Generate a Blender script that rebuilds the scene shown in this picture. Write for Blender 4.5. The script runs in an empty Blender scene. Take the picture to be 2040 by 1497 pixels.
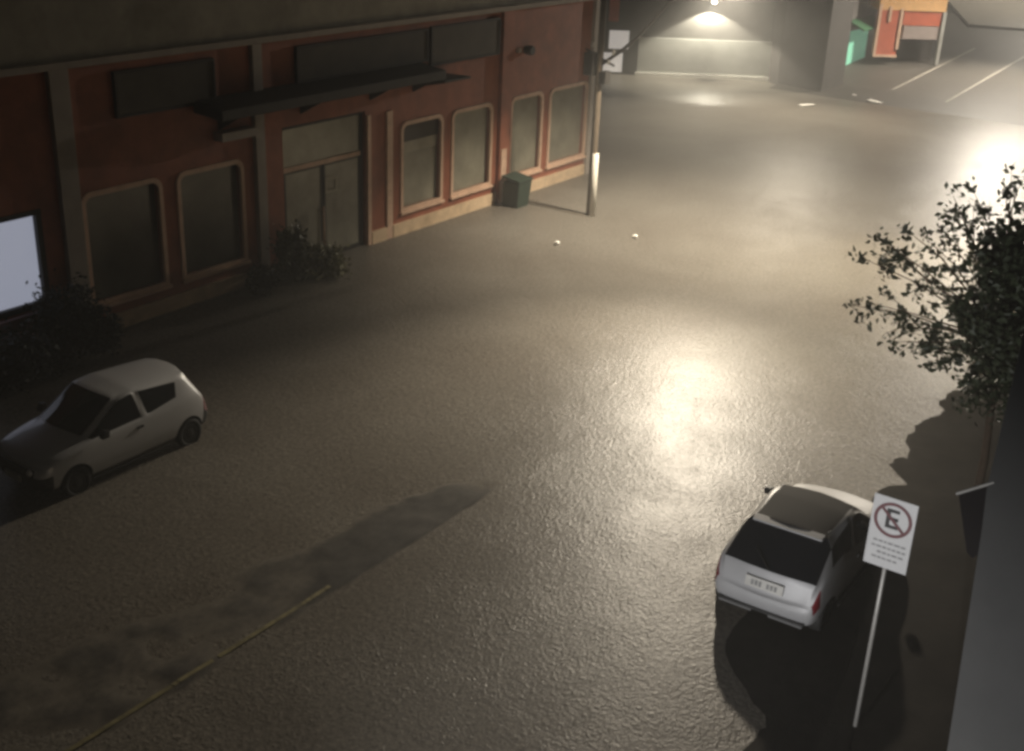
import bpy, bmesh, math, random
from mathutils import Vector, Matrix
random.seed(11)
sc = bpy.context.scene
C = sc.collection
R = math.radians

# ------------------------------------------------------------------ helpers
def tag(o, label=None, cat=None, group=None, kind=None):
    if label: o['label'] = label
    if cat: o['category'] = cat
    if group: o['group'] = group
    if kind: o['kind'] = kind
    return o

def link(name, me, mat=None, parent=None, smooth=False):
    o = bpy.data.objects.new(name, me)
    C.objects.link(o)
    if mat is not None:
        me.materials.clear(); me.materials.append(mat)
    if parent is not None: o.parent = parent
    if smooth:
        me.polygons.foreach_set('use_smooth', [True] * len(me.polygons))
    return o

def thing(name, label, cat, loc=(0, 0, 0), rz=0.0, group=None):
    o = bpy.data.objects.new(name, None); C.objects.link(o)
    o.empty_display_size = .2
    o.location = loc; o.rotation_euler = (0, 0, rz)
    return tag(o, label, cat, group)

class MB:
    """collects shapes into one mesh"""
    def __init__(s): s.v = []; s.f = []
    def add(s, vs, fs):
        n = len(s.v); s.v += [tuple(v) for v in vs]; s.f += [tuple(i + n for i in f) for f in fs]; return s
    def quad(s, a, b, c, d): return s.add([a, b, c, d], [(0, 1, 2, 3)])
    def box(s, x0, x1, y0, y1, z0, z1):
        v = [(x0, y0, z0), (x1, y0, z0), (x1, y1, z0), (x0, y1, z0), (x0, y0, z1), (x1, y0, z1), (x1, y1, z1), (x0, y1, z1)]
        return s.add(v, [(3, 2, 1, 0), (4, 5, 6, 7), (0, 1, 5, 4), (1, 2, 6, 5), (2, 3, 7, 6), (3, 0, 4, 7)])
    def prism(s, pts, d):
        """polygon pts (3D, planar) pushed along vector d"""
        n = len(pts); d = Vector(d)
        v = [Vector(p) for p in pts] + [Vector(p) + d for p in pts]
        f = [tuple(range(n - 1, -1, -1)), tuple(range(n, 2 * n))] + [(i, (i + 1) % n, n + (i + 1) % n, n + i) for i in range(n)]
        return s.add(v, f)
    def tube(s, pts, radii, n=10, caps=True):
        pts = [Vector(p) for p in pts]
        if not hasattr(radii, '__len__'): radii = [radii] * len(pts)
        base = len(s.v)
        for i, p in enumerate(pts):
            t = (pts[min(i + 1, len(pts) - 1)] - pts[max(i - 1, 0)]).normalized()
            a = t.orthogonal().normalized() if i == 0 else (a - t * a.dot(t)).normalized()
            b = t.cross(a)
            for k in range(n):
                q = 2 * math.pi * k / n
                s.v.append(tuple(p + (a * math.cos(q) + b * math.sin(q)) * radii[i]))
        for i in range(len(pts) - 1):
            for k in range(n):
                k2 = (k + 1) % n
                s.f.append((base + i * n + k, base + i * n + k2, base + (i + 1) * n + k2, base + (i + 1) * n + k))
        if caps:
            s.f.append(tuple(base + k for k in range(n - 1, -1, -1)))
            s.f.append(tuple(base + (len(pts) - 1) * n + k for k in range(n)))
        return s
    def lathe(s, c, axis, prof, n=24):
        """prof: list of (r, h) along axis from c"""
        c = Vector(c); ax = Vector(axis).normalized(); a = ax.orthogonal().normalized(); b = ax.cross(a)
        base = len(s.v)
        for r, h in prof:
            for k in range(n):
                q = 2 * math.pi * k / n
                s.v.append(tuple(c + ax * h + (a * math.cos(q) + b * math.sin(q)) * max(r, 1e-4)))
        for i in range(len(prof) - 1):
            for k in range(n):
                k2 = (k + 1) % n
                s.f.append((base + i * n + k, base + i * n + k2, base + (i + 1) * n + k2, base + (i + 1) * n + k))
        s.f.append(tuple(base + k for k in range(n - 1, -1, -1)))
        s.f.append(tuple(base + (len(prof) - 1) * n + k for k in range(n)))
        return s
    def ring(s, outer, inner, d):
        """frame between two loops of the same length, pushed along d"""
        n = len(outer); d = Vector(d)
        o0 = [Vector(p) for p in outer]; i0 = [Vector(p) for p in inner]
        v = o0 + i0 + [p + d for p in o0] + [p + d for p in i0]
        f = []
        for k in range(n):
            j = (k + 1) % n
            f += [(k, j, n + j, n + k), (2 * n + k, 3 * n + k, 3 * n + j, 2 * n + j), (k, 2 * n + k, 2 * n + j, j), (n + k, n + j, 3 * n + j, 3 * n + k)]
        return s.add(v, f)
    def build(s, name, mat, parent=None, smooth=False, bevel=0, fix=True):
        me = bpy.data.meshes.new(name)
        me.from_pydata(s.v, [], s.f)
        bm = bmesh.new(); bm.from_mesh(me)
        if fix: bmesh.ops.recalc_face_normals(bm, faces=bm.faces)
        if bevel:
            bmesh.ops.bevel(bm, geom=[e for e in bm.edges if len(e.link_faces) == 2 and e.calc_face_angle(0) > .5], offset=bevel, segments=2, affect='EDGES', profile=.6)
        bm.to_mesh(me); bm.free(); me.update()
        return link(name, me, mat, parent, smooth)

def rrect(x0, x1, z0, z1, r, y, n=4, flat_bottom=True):
    """rounded rectangle in the facade plane"""
    pts = []
    for cx, cz, a0, rr in ((x1 - r, z1 - r, 0, r), (x0 + r, z1 - r, 90, r), (x0 + r, z0 + r, 180, r), (x1 - r, z0 + r, 270, r)):
        if flat_bottom and a0 >= 180:
            rr = .015; cx = x0 + rr if a0 == 180 else x1 - rr; cz = z0 + rr
        for k in range(n + 1):
            q = R(a0 + 90 * k / n)
            pts.append((cx + rr * math.cos(q), y, cz + rr * math.sin(q)))
    return pts

# ------------------------------------------------------------------ materials
def mat(name, col, rough=.6, spec=.5, metal=0.0, var=.12, scale=3.0, bump=0.0, bscale=40.0, emit=None, coat=0.0, dirt=None, transl=0.0):
    m = bpy.data.materials.new(name); m.use_nodes = True
    nt = m.node_tree; N = nt.nodes; L = nt.links
    b = N['Principled BSDF']
    b.inputs['Roughness'].default_value = rough
    b.inputs['Specular IOR Level'].default_value = spec
    b.inputs['Metallic'].default_value = metal
    b.inputs['Coat Weight'].default_value = coat
    tc = N.new('ShaderNodeTexCoord')
    no = N.new('ShaderNodeTexNoise'); no.inputs['Scale'].default_value = scale; no.inputs['Detail'].default_value = 6; no.inputs['Roughness'].default_value = .65
    L.new(tc.outputs['Object'], no.inputs['Vector'])
    mr = N.new('ShaderNodeMapRange'); mr.inputs[1].default_value = .3; mr.inputs[2].default_value = .7
    mr.inputs[3].default_value = 1 - var; mr.inputs[4].default_value = 1 + var
    L.new(no.outputs['Fac'], mr.inputs[0])
    mx = N.new('ShaderNodeMix'); mx.data_type = 'RGBA'; mx.blend_type = 'MULTIPLY'; mx.inputs[0].default_value = 1
    mx.inputs[6].default_value = (*col, 1)
    L.new(mr.outputs[0], mx.inputs[7])
    out = mx.outputs[2]
    if dirt:
        n2 = N.new('ShaderNodeTexNoise'); n2.inputs['Scale'].default_value = scale * .35; n2.inputs['Detail'].default_value = 8; n2.inputs['Roughness'].default_value = .7
        L.new(tc.outputs['Object'], n2.inputs['Vector'])
        m2 = N.new('ShaderNodeMapRange'); m2.inputs[1].default_value = .5; m2.inputs[2].default_value = .75; m2.inputs[3].default_value = 0; m2.inputs[4].default_value = .75
        L.new(n2.outputs['Fac'], m2.inputs[0])
        mm = N.new('ShaderNodeMix'); mm.data_type = 'RGBA'; mm.inputs[7].default_value = (*dirt, 1)
        L.new(m2.outputs[0], mm.inputs[0]); L.new(out, mm.inputs[6]); out = mm.outputs[2]
    L.new(out, b.inputs['Base Color'])
    if bump:
        nb = N.new('ShaderNodeTexNoise'); nb.inputs['Scale'].default_value = bscale; nb.inputs['Detail'].default_value = 4
        L.new(tc.outputs['Object'], nb.inputs['Vector'])
        bp = N.new('ShaderNodeBump'); bp.inputs['Strength'].default_value = bump; bp.inputs['Distance'].default_value = .01
        L.new(nb.outputs['Fac'], bp.inputs['Height']); L.new(bp.outputs[0], b.inputs['Normal'])
    if emit:
        b.inputs['Emission Color'].default_value = (*emit[0], 1); b.inputs['Emission Strength'].default_value = emit[1]
    return m

M = {}
M['red'] = mat('red_wall_paint', (.30, .105, .06), .55, .3, var=.25, scale=1.6, bump=.25, dirt=(.15, .065, .045))
M['cream'] = mat('cream_trim_paint', (.62, .42, .30), .5, .4, var=.12, scale=5, dirt=(.40, .26, .17))
M['plinth'] = mat('plinth_stone', (.62, .46, .30), .6, .4, var=.15, scale=3, bump=.2, dirt=(.34, .24, .15))
M['beige'] = mat('upper_wall_plaster', (.30, .28, .23), .8, .3, var=.2, scale=1.3, bump=.3, dirt=(.15, .13, .10))
M['pil'] = mat('pilaster_plaster', (.33, .29, .25), .7, .3, var=.12, scale=2, bump=.2)
M['pane'] = mat('window_glass_over_blind', (.26, .245, .19), .16, .5, var=.3, scale=.9)
M['pane2'] = mat('window_glass_dark', (.10, .095, .075), .12, .5, var=.3, scale=.9)
M['blind'] = mat('window_blind', (.34, .31, .24), .5, .3, var=.12, scale=6)
M['blindd'] = mat('window_header_dark', (.035, .026, .016), .5, .3)
M['canopy'] = mat('canopy_dark_metal', (.03, .027, .022), .6, .3, var=.2)
M['signb'] = mat('faded_signboard', (.075, .065, .05), .6, .2, var=.25, scale=1.5)
M['dark'] = mat('dark_rubber', (.012, .012, .012), .7, .3)
M['black'] = mat('black_plastic', (.015, .015, .015), .45, .4)
M['carglass'] = mat('car_glass', (.008, .009, .012), .06, .5, var=.05)
M['whitepaint'] = mat('white_car_paint', (.56, .56, .57), .3, .5, var=.04, coat=.5)
M['silverpaint'] = mat('silver_car_paint', (.33, .33, .335), .45, .4, metal=.1, var=.05, coat=.1)
M['lip'] = mat('bumper_grey', (.13, .13, .13), .5, .3)
M['rim'] = mat('steel_rim', (.03, .03, .03), .5, .5, metal=.5)
M['lens'] = mat('headlight_lens', (.75, .75, .78), .08, .8, metal=.4)
M['roofunlit'] = mat('unlit_roof_grey', (.045, .042, .040), .8, .1, var=.05)  # dark grey stands in for the silver roof left unlit
M['redlens'] = mat('red_lens', (.13, .010, .016), .15, .6)
M['plate'] = mat('plate_enamel', (.48, .47, .44), .4, .4)
M['ink'] = mat('dark_ink', (.03, .028, .028), .6, .3)
M['greyink'] = mat('grey_ink', (.20, .20, .20), .6, .3, var=.3, scale=30)
M['signwhite'] = mat('sign_white_sheet', (.46, .46, .46), .45, .4, var=.06)
M['signred'] = mat('sign_dark_red', (.10, .028, .032), .5, .4)
M['galv'] = mat('galvanised_pole', (.34, .33, .31), .45, .5, metal=.3, var=.15, scale=8)
M['woodpole'] = mat('weathered_pole', (.10, .075, .05), .8, .3, var=.25, scale=4)
M['polewhite'] = mat('pole_white_paint', (.60, .56, .48), .6, .4, var=.15, scale=5)
M['iron'] = mat('dark_iron', (.03, .027, .024), .6, .4)
M['bark'] = mat('tree_bark', (.07, .05, .035), .85, .2, var=.3, scale=12, bump=.5)
M['leaf'] = mat('tree_leaf', (.03, .04, .02), .5, .4, var=.4, scale=2.5)
M['shrubp'] = mat('pale_shrub_leaf', (.21, .20, .10), .5, .4, var=.35, scale=2.5)
M['shrub'] = mat('shrub_leaf', (.08, .085, .035), .5, .4, var=.4, scale=2.5)
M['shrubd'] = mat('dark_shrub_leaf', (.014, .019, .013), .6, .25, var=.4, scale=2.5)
M['bin'] = mat('green_bin_plastic', (.025, .04, .028), .5, .4, var=.2)
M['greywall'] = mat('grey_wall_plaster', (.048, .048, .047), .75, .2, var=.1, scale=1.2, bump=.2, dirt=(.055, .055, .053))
M['white'] = mat('whitewashed_wall', (.30, .30, .275), .7, .3, var=.12, scale=.8, dirt=(.2, .2, .18))
M['fardark'] = mat('far_wall_dark', (.05, .045, .042), .8, .3, var=.2, scale=.6)
M['fargrey'] = mat('far_wall_grey', (.17, .155, .15), .8, .3, var=.2, scale=.6)
M['mint'] = mat('mint_panel_glow', (.22, .62, .45), .5, .4, var=.1, scale=2, emit=((.30, .75, .52), .22))  # emission added so the mint panel glows like a backlit sign
M['dgreen'] = mat('dark_green_awning', (.03, .11, .05), .7, .3)
M['orange'] = mat('orange_band_paint', (.72, .42, .18), .6, .4, var=.12)
M['red2'] = mat('far_red_paint', (.45, .11, .06), .6, .4, var=.15)
M['shutter'] = mat('grey_shutter', (.30, .25, .23), .5, .4)
M['scrap'] = mat('white_foam_scrap', (.85, .82, .75), .5, .4)
M['yellow'] = mat('yellow_road_paint', (.19, .165, .08), .5, .4, var=.45, scale=6, dirt=(.08, .07, .05))
M['whiteline'] = mat('white_road_paint', (.24, .22, .185), .5, .4, var=.3, scale=3)
M['kerb'] = mat('kerb_concrete', (.17, .145, .11), .7, .3, var=.2)
M['pave'] = mat('pavement_concrete', (.16, .145, .12), .5, .4, var=.2, scale=1.5, bump=.2)
M['screen'] = mat('lit_window_sheet', (.6, .6, .65), .4, .3, var=.05, scale=1.2, emit=((.66, .70, .86), .40))
M['bulb'] = mat('lamp_lens', (1, .95, .85), .3, .3, var=0, emit=((1, .93, .78), 30))
M['litpanel'] = mat('lit_white_window', (.6, .57, .54), .5, .3, var=.05, emit=((.95, .88, .82), .36))
M['pink'] = mat('faded_pink_board', (.40, .25, .26), .6, .3, var=.2)

def water_mat():
    m = bpy.data.materials.new('muddy_flood_water'); m.use_nodes = True
    nt = m.node_tree; N = nt.nodes; L = nt.links; b = N['Principled BSDF']
    tc = N.new('ShaderNodeTexCoord')
    big = N.new('ShaderNodeTexNoise'); big.inputs['Scale'].default_value = .28; big.inputs['Detail'].default_value = 5; big.inputs['Roughness'].default_value = .6; big.inputs['Distortion'].default_value = .6
    L.new(tc.outputs['Object'], big.inputs['Vector'])
    cr = N.new('ShaderNodeValToRGB')
    cr.color_ramp.elements[0].position = .30; cr.color_ramp.elements[0].color = (.122, .107, .088, 1)
    cr.color_ramp.elements[1].position = .70; cr.color_ramp.elements[1].color = (.164, .149, .126, 1)
    L.new(big.outputs['Fac'], cr.inputs[0]); 
    gn = N.new('ShaderNodeTexNoise'); gn.inputs['Scale'].default_value = 12; gn.inputs['Detail'].default_value = 3; gn.inputs['Roughness'].default_value = .75
    L.new(tc.outputs['Object'], gn.inputs['Vector'])
    gm = N.new('ShaderNodeMapRange'); gm.inputs[1].default_value = .32; gm.inputs[2].default_value = .68; gm.inputs[3].default_value = .62; gm.inputs[4].default_value = 1.38
    L.new(gn.outputs['Fac'], gm.inputs[0])
    gx = N.new('ShaderNodeMix'); gx.data_type = 'RGBA'; gx.blend_type = 'MULTIPLY'; gx.inputs[0].default_value = 1
    L.new(cr.outputs[0], gx.inputs[6]); L.new(gm.outputs[0], gx.inputs[7]); L.new(gx.outputs[2], b.inputs['Base Color'])
    b.inputs['Roughness'].default_value = WATER_ROUGH
    b.inputs['Specular IOR Level'].default_value = .5
    b.inputs['IOR'].default_value = 1.20
    # ripples: rain-pocked chop, larger swell, all real slopes via bump
    hs = []
    for sc_, det, amp, dist in ((22.0, 3.0, .30, .0), (5.0, 2.0, .05, .3), (.9, 2.0, .5, .4)):
        n = N.new('ShaderNodeTexNoise'); n.inputs['Scale'].default_value = sc_; n.inputs['Detail'].default_value = det; n.inputs['Distortion'].default_value = dist
        L.new(tc.outputs['Object'], n.inputs['Vector'])
        mu = N.new('ShaderNodeMath'); mu.operation = 'MULTIPLY'; mu.inputs[1].default_value = amp
        L.new(n.outputs['Fac'], mu.inputs[0]); hs.append(mu)
    vo = N.new('ShaderNodeTexVoronoi'); vo.inputs['Scale'].default_value = 5.0
    L.new(tc.outputs['Object'], vo.inputs['Vector'])
    rg = N.new('ShaderNodeMath'); rg.operation = 'MULTIPLY'; rg.inputs[1].default_value = 26
    L.new(vo.outputs['Distance'], rg.inputs[0])
    sn = N.new('ShaderNodeMath'); sn.operation = 'SINE'; L.new(rg.outputs[0], sn.inputs[0])
    rm = N.new('ShaderNodeMath'); rm.operation = 'MULTIPLY'; rm.inputs[1].default_value = .016
    L.new(sn.outputs[0], rm.inputs[0]); hs.append(rm)
    vd = N.new('ShaderNodeTexVoronoi'); vd.feature = 'SMOOTH_F1'; vd.inputs['Scale'].default_value = 11.0; vd.inputs['Randomness'].default_value = 1.0
    L.new(tc.outputs['Object'], vd.inputs['Vector'])
    vm = N.new('ShaderNodeMapRange'); vm.inputs[1].default_value = .05; vm.inputs[2].default_value = .45; vm.inputs[3].default_value = .10; vm.inputs[4].default_value = 0
    L.new(vd.outputs['Distance'], vm.inputs[0]); hs.append(vm)
    acc = hs[0]
    for h in hs[1:]:
        a = N.new('ShaderNodeMath'); a.operation = 'ADD'; L.new(acc.outputs[0], a.inputs[0]); L.new(h.outputs[0], a.inputs[1]); acc = a
    bp = N.new('ShaderNodeBump'); 
    pm = N.new('ShaderNodeTexNoise'); pm.inputs['Scale'].default_value = .55; pm.inputs['Detail'].default_value = 4; pm.inputs['Roughness'].default_value = .65
    L.new(tc.outputs['Object'], pm.inputs['Vector'])
    ps = N.new('ShaderNodeMapRange'); ps.inputs[1].default_value = .32; ps.inputs[2].default_value = .68; ps.inputs[3].default_value = WATER_BUMP * .45; ps.inputs[4].default_value = min(1, WATER_BUMP * 1.35)
    L.new(pm.outputs['Fac'], ps.inputs[0]); L.new(ps.outputs[0], bp.inputs['Strength']); bp.inputs['Distance'].default_value = .05
    L.new(acc.outputs[0], bp.inputs['Height']); L.new(bp.outputs[0], b.inputs['Normal'])
    return m
WATER_ROUGH = .38; WATER_BUMP = .88
M['water'] = water_mat()
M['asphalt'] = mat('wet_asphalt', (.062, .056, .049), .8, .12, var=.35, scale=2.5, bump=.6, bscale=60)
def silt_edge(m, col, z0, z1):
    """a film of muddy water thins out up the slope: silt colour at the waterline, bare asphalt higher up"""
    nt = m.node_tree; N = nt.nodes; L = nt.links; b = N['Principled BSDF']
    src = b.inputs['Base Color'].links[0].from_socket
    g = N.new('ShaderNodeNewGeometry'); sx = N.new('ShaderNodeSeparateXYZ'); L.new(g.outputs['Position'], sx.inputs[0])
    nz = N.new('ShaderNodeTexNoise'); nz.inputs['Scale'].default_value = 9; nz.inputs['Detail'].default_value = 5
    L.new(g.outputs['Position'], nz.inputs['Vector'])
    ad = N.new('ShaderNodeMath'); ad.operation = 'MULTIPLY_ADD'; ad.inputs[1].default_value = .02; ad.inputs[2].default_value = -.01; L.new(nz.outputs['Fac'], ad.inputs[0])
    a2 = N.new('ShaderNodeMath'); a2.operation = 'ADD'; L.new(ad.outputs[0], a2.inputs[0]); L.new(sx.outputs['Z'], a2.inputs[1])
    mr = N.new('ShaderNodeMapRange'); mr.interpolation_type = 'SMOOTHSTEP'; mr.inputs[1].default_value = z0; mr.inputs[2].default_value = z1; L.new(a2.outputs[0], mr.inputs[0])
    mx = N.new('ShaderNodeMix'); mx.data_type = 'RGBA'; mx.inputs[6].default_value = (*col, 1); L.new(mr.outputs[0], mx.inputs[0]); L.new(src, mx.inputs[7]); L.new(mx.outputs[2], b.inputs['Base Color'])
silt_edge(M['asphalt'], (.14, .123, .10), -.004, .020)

# ------------------------------------------------------------------ camera (10.3 m above the water, looking down the flooded street)
H = 10.3; HAZE = .0034
cr_ = Vector((.57869437, -.81459418, .03935916)); cd_ = Vector((-.30295432, -.25952772, -.91698639)); cf_ = Vector((.75718657, .51873083, -.39697206))
cam_d = bpy.data.cameras.new('camera'); cam = bpy.data.objects.new('camera', cam_d); C.objects.link(cam)
rot = Matrix((cr_, -cd_, -cf_)).transposed()
cam.matrix_world = Matrix.Translation((0, 0, H)) @ rot.to_4x4()
cam_d.sensor_width = 36; cam_d.lens = 2420.6 / 2040 * 36; cam_d.clip_end = 600; cam_d.clip_start = .1
sc.camera = cam

# ------------------------------------------------------------------ ground, flood water, road markings
def smooth(a, b, x):
    t = max(0, min(1, (x - a) / (b - a))); return t * t * (3 - 2 * t)
from mathutils import noise
def crown(x, y):
    """height of the road crown: it breaks the surface near the centre line"""
    h = -.06
    n = noise.fractal(Vector((x * 1.1, y * 1.1, 3.1)), .85, 2.0, 6) * .020 + noise.noise(Vector((x * 3.5, y * 3.5, 7))) * .005
    lo = 10.72 + .02 * noise.noise(Vector((x * 1.5, 0, 0)))
    wid = .30 + min(3.0, min(1.0, max(0, 16.6 - x) * .34) + max(0, 12.4 - x) * .28)
    a = smooth(lo - .12, lo + .10, y) * (1 - smooth(lo + wid * .55, lo + wid * 1.55, y))
    b = (1 - smooth(14.8, 16.7, x)) * (.80 + .20 * smooth(9.5, 12.5, x))
    b *= .90 + .10 * smooth(10.5, 12.8, x)
    ridge = .074 * math.exp(-((y - 10.9) / .09) ** 2) * (1 - smooth(11.3, 12, x))
    return max(h + a * b * .091 + (n if a * b > 0 else n * .3), h + ridge)
mb = MB()
x0, x1, y0, y1 = 3.0, 20.0, 8.5, 17.0; nx, ny = 170, 170
for i in range(nx + 1):
    for j in range(ny + 1):
        x = x0 + (x1 - x0) * i / nx; y = y0 + (y1 - y0) * j / ny
        edge = min(smooth(0, 8, i), smooth(0, 8, nx - i), smooth(0, 8, j), smooth(0, 8, ny - j))
        mb.v.append((x, y, -.06 + (crown(x, y) + .06) * edge))
for i in range(nx):
    for j in range(ny):
        a = i * (ny + 1) + j; mb.f.append((a, a + ny + 1, a + ny + 2, a + 1))
# the rest of the road sheet, out past everything in view
for (xa, xb, ya, yb) in ((-30, x0, -30, 70), (x1, 130, -30, 70), (x0, x1, -30, y0), (x0, x1, y1, 70)):
    mb.quad((xa, ya, -.06), (xb, ya, -.06), (xb, yb, -.06), (xa, yb, -.06))
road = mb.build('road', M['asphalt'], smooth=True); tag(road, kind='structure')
mb = MB(); mb.quad((-30, -30, 0), (58.3, -30, 0), (58.3, 70, 0), (-30, 70, 0))
tag(mb.build('flood_water', M['water']), kind='structure')
# road rising out of the water beyond the crossing
SL = .05
def ramp(x): return SL * (x - 57.0)
mb = MB(); mb.quad((55.5, -30, ramp(55.5)), (140, -30, ramp(140)), (140, 24.5, ramp(140)), (55.5, 24.5, ramp(55.5)))
tag(mb.build('far_road', mat('far_wet_asphalt', (.05, .045, .038), .6, .3, var=.2, scale=.5, bump=.4, bscale=20)), kind='structure')
def lane_line(name, xa, xb, yc, w, m):
    mb = MB(); mb.prism([(xa, yc - w / 2, ramp(xa) + .006), (xb, yc - w / 2, ramp(xb) + .006), (xb, yc + w / 2, ramp(xb) + .006), (xa, yc + w / 2, ramp(xa) + .006)], (0, 0, .006))
    tag(mb.build(name, m), kind='structure')
lane_line('road_marking', 60.5, 74, 19.45, .12, M['whiteline'])
lane_line('road_marking', 59.5, 74, 16.5, .12, M['whiteline'])
# pavement on the right, sloping up out of the water
def shadow_shore(x):  # waterline follows the car's shadow edge, building that shade into the shape
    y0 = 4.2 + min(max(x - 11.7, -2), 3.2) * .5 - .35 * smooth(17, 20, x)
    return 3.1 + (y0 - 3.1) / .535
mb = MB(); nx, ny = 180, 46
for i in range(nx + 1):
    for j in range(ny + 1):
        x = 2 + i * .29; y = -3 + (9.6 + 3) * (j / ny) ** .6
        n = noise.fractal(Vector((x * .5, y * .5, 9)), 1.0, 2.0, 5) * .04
        z = .075 - .135 * smooth(3.1, shadow_shore(x), y) + n * smooth(-3, 3, y)
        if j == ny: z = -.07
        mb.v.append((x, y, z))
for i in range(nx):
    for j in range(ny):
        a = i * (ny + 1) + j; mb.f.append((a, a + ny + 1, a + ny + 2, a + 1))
tag(mb.build('pavement', mat('shadow_dark_pavement', (.024, .021, .018), .85, .06, var=.3, scale=1.8, bump=.4, bscale=30), smooth=True), kind='structure')  # colour kept very dark to deepen the car's shadow
# yellow centre line lying on the crown
mb = MB(); xs = [4.0 + .1 * k for k in range(74)]
for xa, xb in zip(xs[:-1], xs[1:]):
    if random.random() < .012: continue
    z = max(crown(xa, 10.9), crown(xb, 10.9), crown(xa, 10.86), crown(xa, 10.94), crown(xb, 10.86), crown(xb, 10.94)) + .004
    mb.quad((xa, 10.86, z), (xb, 10.86, z), (xb, 10.935, z), (xa, 10.935, z))
tag(mb.build('road_marking', M['yellow']), kind='structure')
# far pavement with its kerb across the end of the view
mb = MB()
mb.prism([(81.0, 21.9, 1.22), (82.6, 16.2, 1.22), (120, 16, 3.2), (120, 30, 3.2), (92, 27, 1.75)], (0, 0, .16))
tag(mb.build('far_pavement', M['pave']), kind='structure')
# ------------------------------------------------------------------ orange shop building
YF = 21.85
shop = thing('shop_building', 'long orange red corner shop with cream window frames, standing in the flood', 'building', (25.5, YF, 0))
def sp(mb, name, m, parent=None, **k):
    o = mb.build(name, m, None, **k)
    if parent is None:
        o.data.transform(Matrix.Translation((-25.5, -YF, 0))); o.parent = shop
    else:
        o.data.transform(Matrix.Translation((-25.5, -YF, 0))); o.parent = parent
    return o
wins = [(15.45, 17.45), (18.02, 19.92), (25.95, 27.70), (28.26, 30.14), (31.24, 32.90), (33.42, 35.62)]
WB, WT = .72, 3.15
DX0, DX1, DT = 21.35, 24.42, 3.75
openings = [(a, b, WB, WT) for a, b in wins] + [(DX0, DX1, -.05, DT), (11.2, 14.32, 1.12, 3.04)]
xsb = sorted({10.0, 36.0} | {o[0] for o in openings} | {o[1] for o in openings}); zsb = sorted({-.1, 6.0} | {o[2] for o in openings} | {o[3] for o in openings})
mb = MB()
for xa, xb in zip(xsb[:-1], xsb[1:]):
    for za, zb in zip(zsb[:-1], zsb[1:]):
        cx, cz = (xa + xb) / 2, (za + zb) / 2
        if any(o[0] < cx < o[1] and o[2] < cz < o[3] for o in openings): continue
        mb.quad((xa, YF, za), (xb, YF, za), (xb, YF, zb), (xa, YF, zb))
for a, b, c, d in openings:
    D = YF + .22
    mb.quad((a, YF, c), (a, D, c), (a, D, d), (a, YF, d)); mb.quad((b, YF, c), (b, YF, d), (b, D, d), (b, D, c))
    mb.quad((a, YF, d), (a, D, d), (b, D, d), (b, YF, d)); mb.quad((a, YF, c), (b, YF, c), (b, D, c), (a, D, c))
mb.quad((36, YF, -.1), (36, 34, -.1), (36, 34, 6), (36, YF, 6)); mb.quad((10, 34, -.1), (36, 34, -.1), (36, 34, 6), (10, 34, 6)); mb.quad((10, YF, -.1), (10, YF, 6), (10, 34, 6), (10, 34, -.1))
sp(mb, 'wall', M['red'], fix=False)
mb = MB(); mb.box(9.9, 36.06, YF - .04, 34.1, 6.03, 11.0); sp(mb, 'upper_wall', M['beige'])
mb = MB(); mb.box(9.8, 36.2, YF - .20, 34.2, 5.88, 6.03); sp(mb, 'ledge', M['pil'], bevel=.02)
# plinth, broken at the door and pillars
for a, b in ((10, 14.85), (15.35, 20.3), (24.62, 25.25), (25.52, 30.45), (31.1, 35.70)):
    mb = MB(); mb.box(a, b, YF - .07, YF + .01, -.1, .36); sp(mb, 'plinth', M['plinth'], bevel=.01)
mb = MB(); mb.box(35.99, 36.07, YF + .02, 34, -.1, .36); sp(mb, 'plinth', M['plinth'], bevel=.01)
for a, b, top, m in ((14.86, 15.32, 5.88, M['pil']), (20.36, 20.66, 5.88, M['pil']), (30.50, 31.06, 5.88, M['red']), (35.72, 36.08, 5.88, M['pil'])):
    mb = MB(); mb.box(a, b, YF - .13, YF + .01, -.1, top); sp(mb, 'pilaster', m, bevel=.012)
mb = MB(); mb.box(30.56, 30.84, YF - .16, YF - .12, .02, 1.72); sp(mb, 'painted_band', M['cream'])
for a, b in ((24.46, 24.60), (25.26, 25.50)):
    mb = MB(); mb.box(a, b, YF - .06, YF + .01, 0, 3.62); sp(mb, 'door_jamb', M['cream'], bevel=.008)
for k, (a, b) in enumerate(wins):
    mb = MB(); mb.ring(rrect(a - .085, b + .085, WB - .10, WT + .085, .26, YF + .03), rrect(a + .03, b - .03, WB + .03, WT - .03, .17, YF + .03), (0, -.075, 0))
    fr = sp(mb, 'window', M['cream'], bevel=.008)
    mb = MB(); mb.box(a, b, YF + .14, YF + .17, WB, WT); sp(mb, 'pane', M['pane2'] if k < 2 else M['pane'], fr)
    mb = MB(); mb.box(a - .12, b + .12, YF - .10, YF + .02, WB - .135, WB - .055); sp(mb, 'sill', M['cream'], fr, bevel=.01)
    if k == 2:
        mb = MB(); mb.box(a + .01, b - .01, YF + .095, YF + .13, 2.62, WT - .01); sp(mb, 'header', M['blindd'], fr)
        mb = MB(); mb.box(a + .01, b - .10, YF + .10, YF + .13, 2.30, 2.61); sp(mb, 'blind', M['blind'], fr)
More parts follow.
